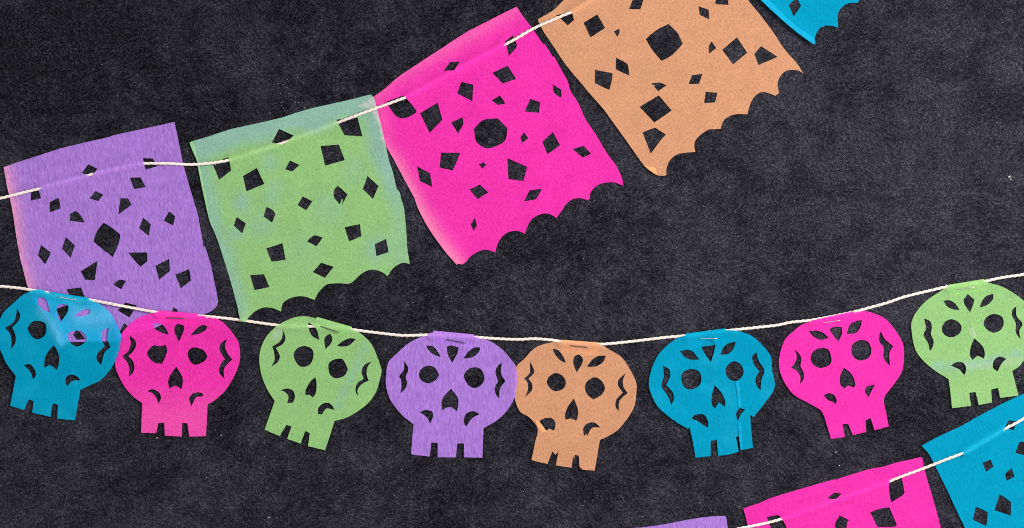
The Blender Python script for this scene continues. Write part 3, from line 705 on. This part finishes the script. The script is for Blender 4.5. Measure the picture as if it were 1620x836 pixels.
SK.append(dict(mat='teal', ang=-0.12, base=2.4, cz=2.4, fb=0.25, seed=16, tab=24,
   label='teal skull with a pleat down its right side, between orange and pink skulls', lifts=[([(1030,620),(1055,655),(1088,680)], 1.6, 18)],
   cord=[(1085,531.2),(1120,527),(1160,522.2)],
   extra=('pleat', ((522,357),(541,361),(548,430),(554,505),(537,506),(530,430)), 1.1), extra2=('pleat', ((536,600),(552,588),(557,660),(563,749),(550,752),(541,680)), 1.1),
   **sk((1020,505,3.633), outline=((85,195),(130,150),(180,115),(238,98),(466,58),(540,70),(610,95),(665,140),(722,212),(730,290),(745,393),(690,480),(625,563),(605,550),(612,650),(622,740),(551,753),(541,672),(523,678),(540,761),(485,778),(422,785),(413,693),(378,700),(378,787),(292,797),(275,700),(257,620),(248,630),(180,590),(85,515),(40,440),(23,370),(35,300),(60,235)),
      fold=((235,83),(463,53)), staple=((318,111),(413,111)),
      holes=(((200,185),(240,177),(275,187),(313,233),(260,233),(225,215)), ((323,155),(335,133),(365,120),(395,130),(405,150),(400,180),(380,247),(345,200)), ((433,207),(450,165),(480,140),(522,130),(510,170),(480,200)),
       ((208,340),(220,305),(265,287),(310,300),(325,345),(310,385),(265,405),(225,390)), ((463,300),(475,265),(512,243),(550,260),(568,300),(555,335),(520,357),(480,340)),
       ((105,268),(140,290),(145,330),(123,378),(160,420),(168,455),(153,495),(130,440),(95,385),(108,330)), ((640,190),(655,240),(687,295),(670,350),(665,410),(640,380),(635,345),(657,298),(625,260),(617,215)),
       ((402,380),(445,430),(463,480),(458,503),(425,478),(403,515),(385,490),(385,440)), ((265,572),(290,550),(340,550),(365,595),(360,625),(330,605),(300,585)), ((530,580),(525,540),(545,510),(577,520),(550,550),(537,580))))))
SK.append(dict(mat='pink', ang=-0.18, base=2.3, cz=2.4, fb=0.25, seed=17, tab=18,
   label='pink skull leaning left, on the right side between teal and green skulls', lifts=[([(1234,590),(1250,620),(1300,645)], 1.6, 18)],
   cord=[(1283,506.8),(1320,500),(1356,492.3)],
   **sk((1225,480,3.633), outline=((60,210),(110,160),(160,122),(215,105),(458,48),(520,46),(590,65),(640,92),(690,150),(735,225),(745,290),(733,390),(690,460),(630,545),(640,620),(657,707),(575,730),(552,660),(523,672),(527,740),(450,757),(423,692),(390,695),(405,768),(325,780),(285,650),(262,612),(190,570),(110,525),(55,450),(28,375),(30,300)),
      fold=((215,95),(455,43)), staple=((278,113),(377,98)),
      holes=(((197,162),(240,157),(280,170),(312,200),(265,210),(225,192)), ((317,150),(340,135),(388,137),(388,175),(368,217),(340,190)), ((413,177),(430,130),(455,105),(504,97),(490,145),(465,172)),
       ((208,315),(225,275),(270,257),(310,268),(328,320),(315,355),(265,372),(225,355)), ((442,275),(450,235),(490,212),(535,220),(557,265),(545,310),(495,330),(455,310)),
       ((117,265),(145,295),(155,325),(150,360),(168,400),(168,435),(148,465),(147,420),(125,385),(95,372),(122,335),(127,300)), ((612,160),(630,200),(682,247),(660,290),(665,360),(635,330),(625,300),(628,258),(603,220),(602,185)),
       ((400,370),(445,410),(465,468),(455,485),(422,473),(400,493),(378,465),(378,415)), ((283,530),(310,517),(340,525),(357,555),(353,580),(335,567),(312,560)), ((540,540),(520,510),(530,480),(578,467),(560,500))))))
SK.append(dict(mat='green', ang=-0.12, base=2.3, cz=2.4, fb=0.25, seed=18, tab=18.5,
   label='green skull at the far right with a pale blue band across its cheeks', lifts=[([(1500,640),(1610,622)], 2.0, 22)],
   cord=[(1500,453.5),(1530,449.3),(1556,445.8)], blue=[(1480,580),(1540,578),(1610,560)],
   **sk((1430,420,3.484), outline=((42,310),(80,240),(130,190),(190,150),(245,120),(443,88),(460,95),(540,118),(620,165),(680,220),(715,300),(715,380),(690,470),(640,550),(595,583),(610,640),(628,717),(527,730),(517,675),(478,685),(483,755),(410,770),(393,698),(358,702),(367,775),(263,787),(255,700),(245,627),(170,580),(110,530),(65,470),(45,390)),
      fold=((243,107),(440,75)), staple=((291,133),(382,121)),
      holes=(((217,195),(250,193),(280,210),(307,247),(270,243),(235,225)), ((327,197),(350,158),(388,190),(380,220),(363,260),(345,235)), ((415,233),(430,195),(455,168),(492,157),(488,190),(455,220)),
       ((208,350),(222,315),(260,297),(300,313),(317,345),(300,380),(260,397),(222,383)), ((438,322),(455,285),(495,268),(540,285),(548,325),(530,358),(490,372),(455,353)),
       ((110,292),(145,310),(153,345),(148,378),(163,420),(155,455),(142,475),(132,430),(107,385),(120,350)), ((618,225),(620,280),(652,322),(635,360),(642,410),(615,370),(615,320),(595,280),(597,245)),
       ((388,402),(435,450),(445,490),(440,515),(405,498),(375,522),(362,490),(370,440)), ((258,553),(285,535),(325,537),(342,570),(332,607),(305,575)), ((490,565),(495,525),(525,503),(563,515),(535,545),(515,585))))))

def near(p, q): return math.hypot(p[0] - q[0], p[1] - q[1])
def tube(name, pts, r, mat, origin, parent, sides=6):
    vs, fs = [], []
    P = [Vector(p) for p in pts]
    for i, p in enumerate(P):
        t = (P[min(i + 1, len(P) - 1)] - P[max(i - 1, 0)]).normalized()
        a = t.cross(Vector((0.3, 0.2, 1))).normalized(); b = t.cross(a)
        for k in range(sides):
            q = p + (a * math.cos(2 * math.pi * k / sides) + b * math.sin(2 * math.pi * k / sides)) * r
            vs.append(tuple(W(q.x, q.y, q.z) - origin))
    for i in range(len(P) - 1):
        for k in range(sides):
            a = i * sides + k; b = i * sides + (k + 1) % sides
            fs.append((a, b, b + sides, a + sides))
    fs += [tuple(range(sides))[::-1], tuple(range((len(P) - 1) * sides, len(P) * sides))]
    me = bpy.data.meshes.new(name); me.from_pydata(vs, [], fs)
    for p in me.polygons: p.use_smooth = True
    return new_obj(name, me, mat, parent)

for d in SK:
    out = list(d['outline']); f0, f1 = Vector(d['fold'][0]), Vector(d['fold'][1])
    along = (f1 - f0).normalized(); down = Vector((-along.y, along.x))      # y runs down the layout
    R = 2.95; cz = d['cz']; top = cz + R
    # the two outline points nearest the fold ends become the crease, one cord radius in from the bend
    i0 = min(range(len(out)), key=lambda i: near(out[i], d['fold'][0])); i1 = min(range(len(out)), key=lambda i: near(out[i], d['fold'][1]))
    a0, a1 = f0 + down * R, f1 + down * R
    out[i0] = (a0.x, a0.y); out[i1] = (a1.x, a1.y)
    origin = W(sum(p[0] for p in out) / len(out), sum(p[1] for p in out) / len(out), 0)
    t = thing('paper_skull', origin, d['label'], 'paper skull', 'cut paper skulls stapled along the middle cord')
    pb = max(d['holes'][1], key=lambda p: p[1]); nt = min(d['holes'][7], key=lambda p: p[1])
    rest = height(d['base'], d['seed'], out, 0.5, creases=[([pb, nt], 0.7, 3.0)], under=d['cord'], cz=cz, ridge_w=8.5, lifts=d['lifts'], curl=0.9)
    def zf(X, Y, rest=rest, a0=a0, a1=a1, top=top):
        g = np.exp(-(seg_dist(X, Y, [tuple(a0), tuple(a1)]) / 7.0) ** 2)
        return rest(X, Y) * (1 - g) + np.maximum(top, 0) * g
    st = None
    if d['mat'] == 'green':
        def st(X, Y, b=d['blue']): return (0.5 if b[0][0] < 1000 else 0.7) * np.exp(-(seg_dist(X, Y, b) / 8.0) ** 2) * np.clip(0.85 + 0.9 * wave(X, Y, 18, 5.1), 0, 1)
    if d['seed'] == 12:
        def st(X, Y): return 0.22 * np.clip((Y - 600) / 60, 0, 1)
    if d['mat'] == 'teal':
        def st(X, Y): return 0.3 * np.clip(wave(X, Y, 30, 8.8) * 1.6, 0, 1)
    bl = None
    if d['seed'] == 11:
        def st(X, Y): return np.maximum(inside(PURPLE_OUT, X, Y) * np.clip(0.75 + 0.7 * wave(X, Y, 24, 3.3), 0.2, 1), 0.3 * np.clip(wave(X, Y, 30, 8.8) * 1.6, 0, 1))  # lighter over the purple banner: show-through light put into the paper colour
        def bl(X, Y): return 0.16 * np.exp(-(seg_dist(X, Y, [(66,492),(84,514),(96,538)]) / 8.0) ** 2) * np.clip(0.8 + 0.7 * wave(X, Y, 9, 6.3), 0, 1) + 0.16 * np.exp(-(seg_dist(X, Y, [(125,500),(165,505)]) / 16.0) ** 2)  # whitish patches over the banner beneath, part of the painted show-through
    if d['seed'] == 18:
        def bl(X, Y): return 0.6 * np.exp(-(seg_dist(X, Y, [(1536,522),(1541,532)]) / 2.6) ** 2) + 0.2 * np.exp(-(seg_dist(X, Y, d_blue) / 7.0) ** 2)
        d_blue = [(1525,580),(1610,572)]
    if d['seed'] == 13:
        def bl(X, Y): return 0.5 * np.exp(-(seg_dist(X, Y, [(441,524),(436,533)]) / 5.0) ** 2)
    sheet('skull_face', out, d['holes'], zf, M[d['mat']], origin, t, d['ang'], grid=4.0, stain_and_light=st, bleach_and_light=bl, hole_corner=62)
    # tab folded round the cord to the back
    prof = [(R, top)] + [(R - R * math.sin(a), cz + R * math.cos(a)) for a in [math.pi * k / 8 for k in range(1, 9)]]
    fb = d['fb']
    for k in range(1, 10):
        u = R + (d['tab'] - R) * k / 9; prof.append((u, (cz - R) + (fb + 0.5 - (cz - R)) * min(1, k / 3)))
    n = 24; vs, fs, uvs = [], [], []
    acc = 0.0; last = prof[0]
    for u, z in prof:
        acc += math.hypot(u - last[0], z - last[1]); last = (u, z)
        for k in range(n + 1):
            q = f0.lerp(f1, k / n) + down * u
            sk_in = 0.0 if u < 8 else (u - 8) * 0.12 * (1 - 2 * k / n)
            q = q + along * sk_in
            vs.append(tuple(W(q.x, q.y, z) - origin)); uvs.append((k / n * (f1 - f0).length, acc))
    for i in range(len(prof) - 1):
        for k in range(n):
            a = i * (n + 1) + k; fs.append((a, a + n + 1, a + n + 2, a + 1))
    me = bpy.data.meshes.new('fold_flap'); me.from_pydata(vs, [], fs)
    uvl = me.uv_layers.new(name='UVMap')
    for lp in me.loops: uvl.data[lp.index].uv = uvs[lp.vertex_index]
    for nm in ('stain_and_light', 'bleach_and_light'):
        at = me.attributes.new(nm, 'FLOAT', 'POINT')
        if nm == 'stain_and_light' and d['mat'] == 'orange': at.data.foreach_set('value', np.full(len(vs), 0.8, np.float32))  # orange tab tinted brighter: light through the doubled paper put into its colour
    for p in me.polygons: p.use_smooth = True
    new_obj('fold_flap', me, M[d['mat']], t)
    # staple
    s0, s1 = Vector(d['staple'][0]), Vector(d['staple'][1])
    X = np.array([s0.x + (s1.x - s0.x) * k / 8 for k in range(9)]); Y = np.array([s0.y + (s1.y - s0.y) * k / 8 for k in range(9)])
    zt = float(zf(X, Y).max()) + 0.75
    sd = (s1 - s0).normalized()
    pts = [(s0.x - sd.x * .2, s0.y - sd.y * .2, zt - 3.0), (s0.x, s0.y, zt - 0.6), (s0.x + sd.x * .7, s0.y + sd.y * .7, zt)] + \
          [(X[k], Y[k], zt) for k in range(1, 8)] + [(s1.x - sd.x * .7, s1.y - sd.y * .7, zt), (s1.x, s1.y, zt - 0.6), (s1.x + sd.x * .2, s1.y + sd.y * .2, zt - 3.0)]
    tube('staple', pts, 0.72, M['dark reflection steel' if d['seed'] in (12, 13, 14, 15) else 'steel'], origin, t)
    for ex in ('extra', 'extra2'):
        if ex in d:
            nm, poly, gap = d[ex]
            fr = (805, 525, 3.633) if d['seed'] == 15 else (1020, 505, 3.633)
            sheet(nm, Z(*fr, *poly), [], lambda X, Y, zf=zf, gap=gap: zf(X, Y) + gap, M[d['mat']], origin, t, d['ang'], grid=3.0, stain_and_light=lambda X, Y: (0.9 if d['seed'] == 15 else 0.3) + 0 * X)
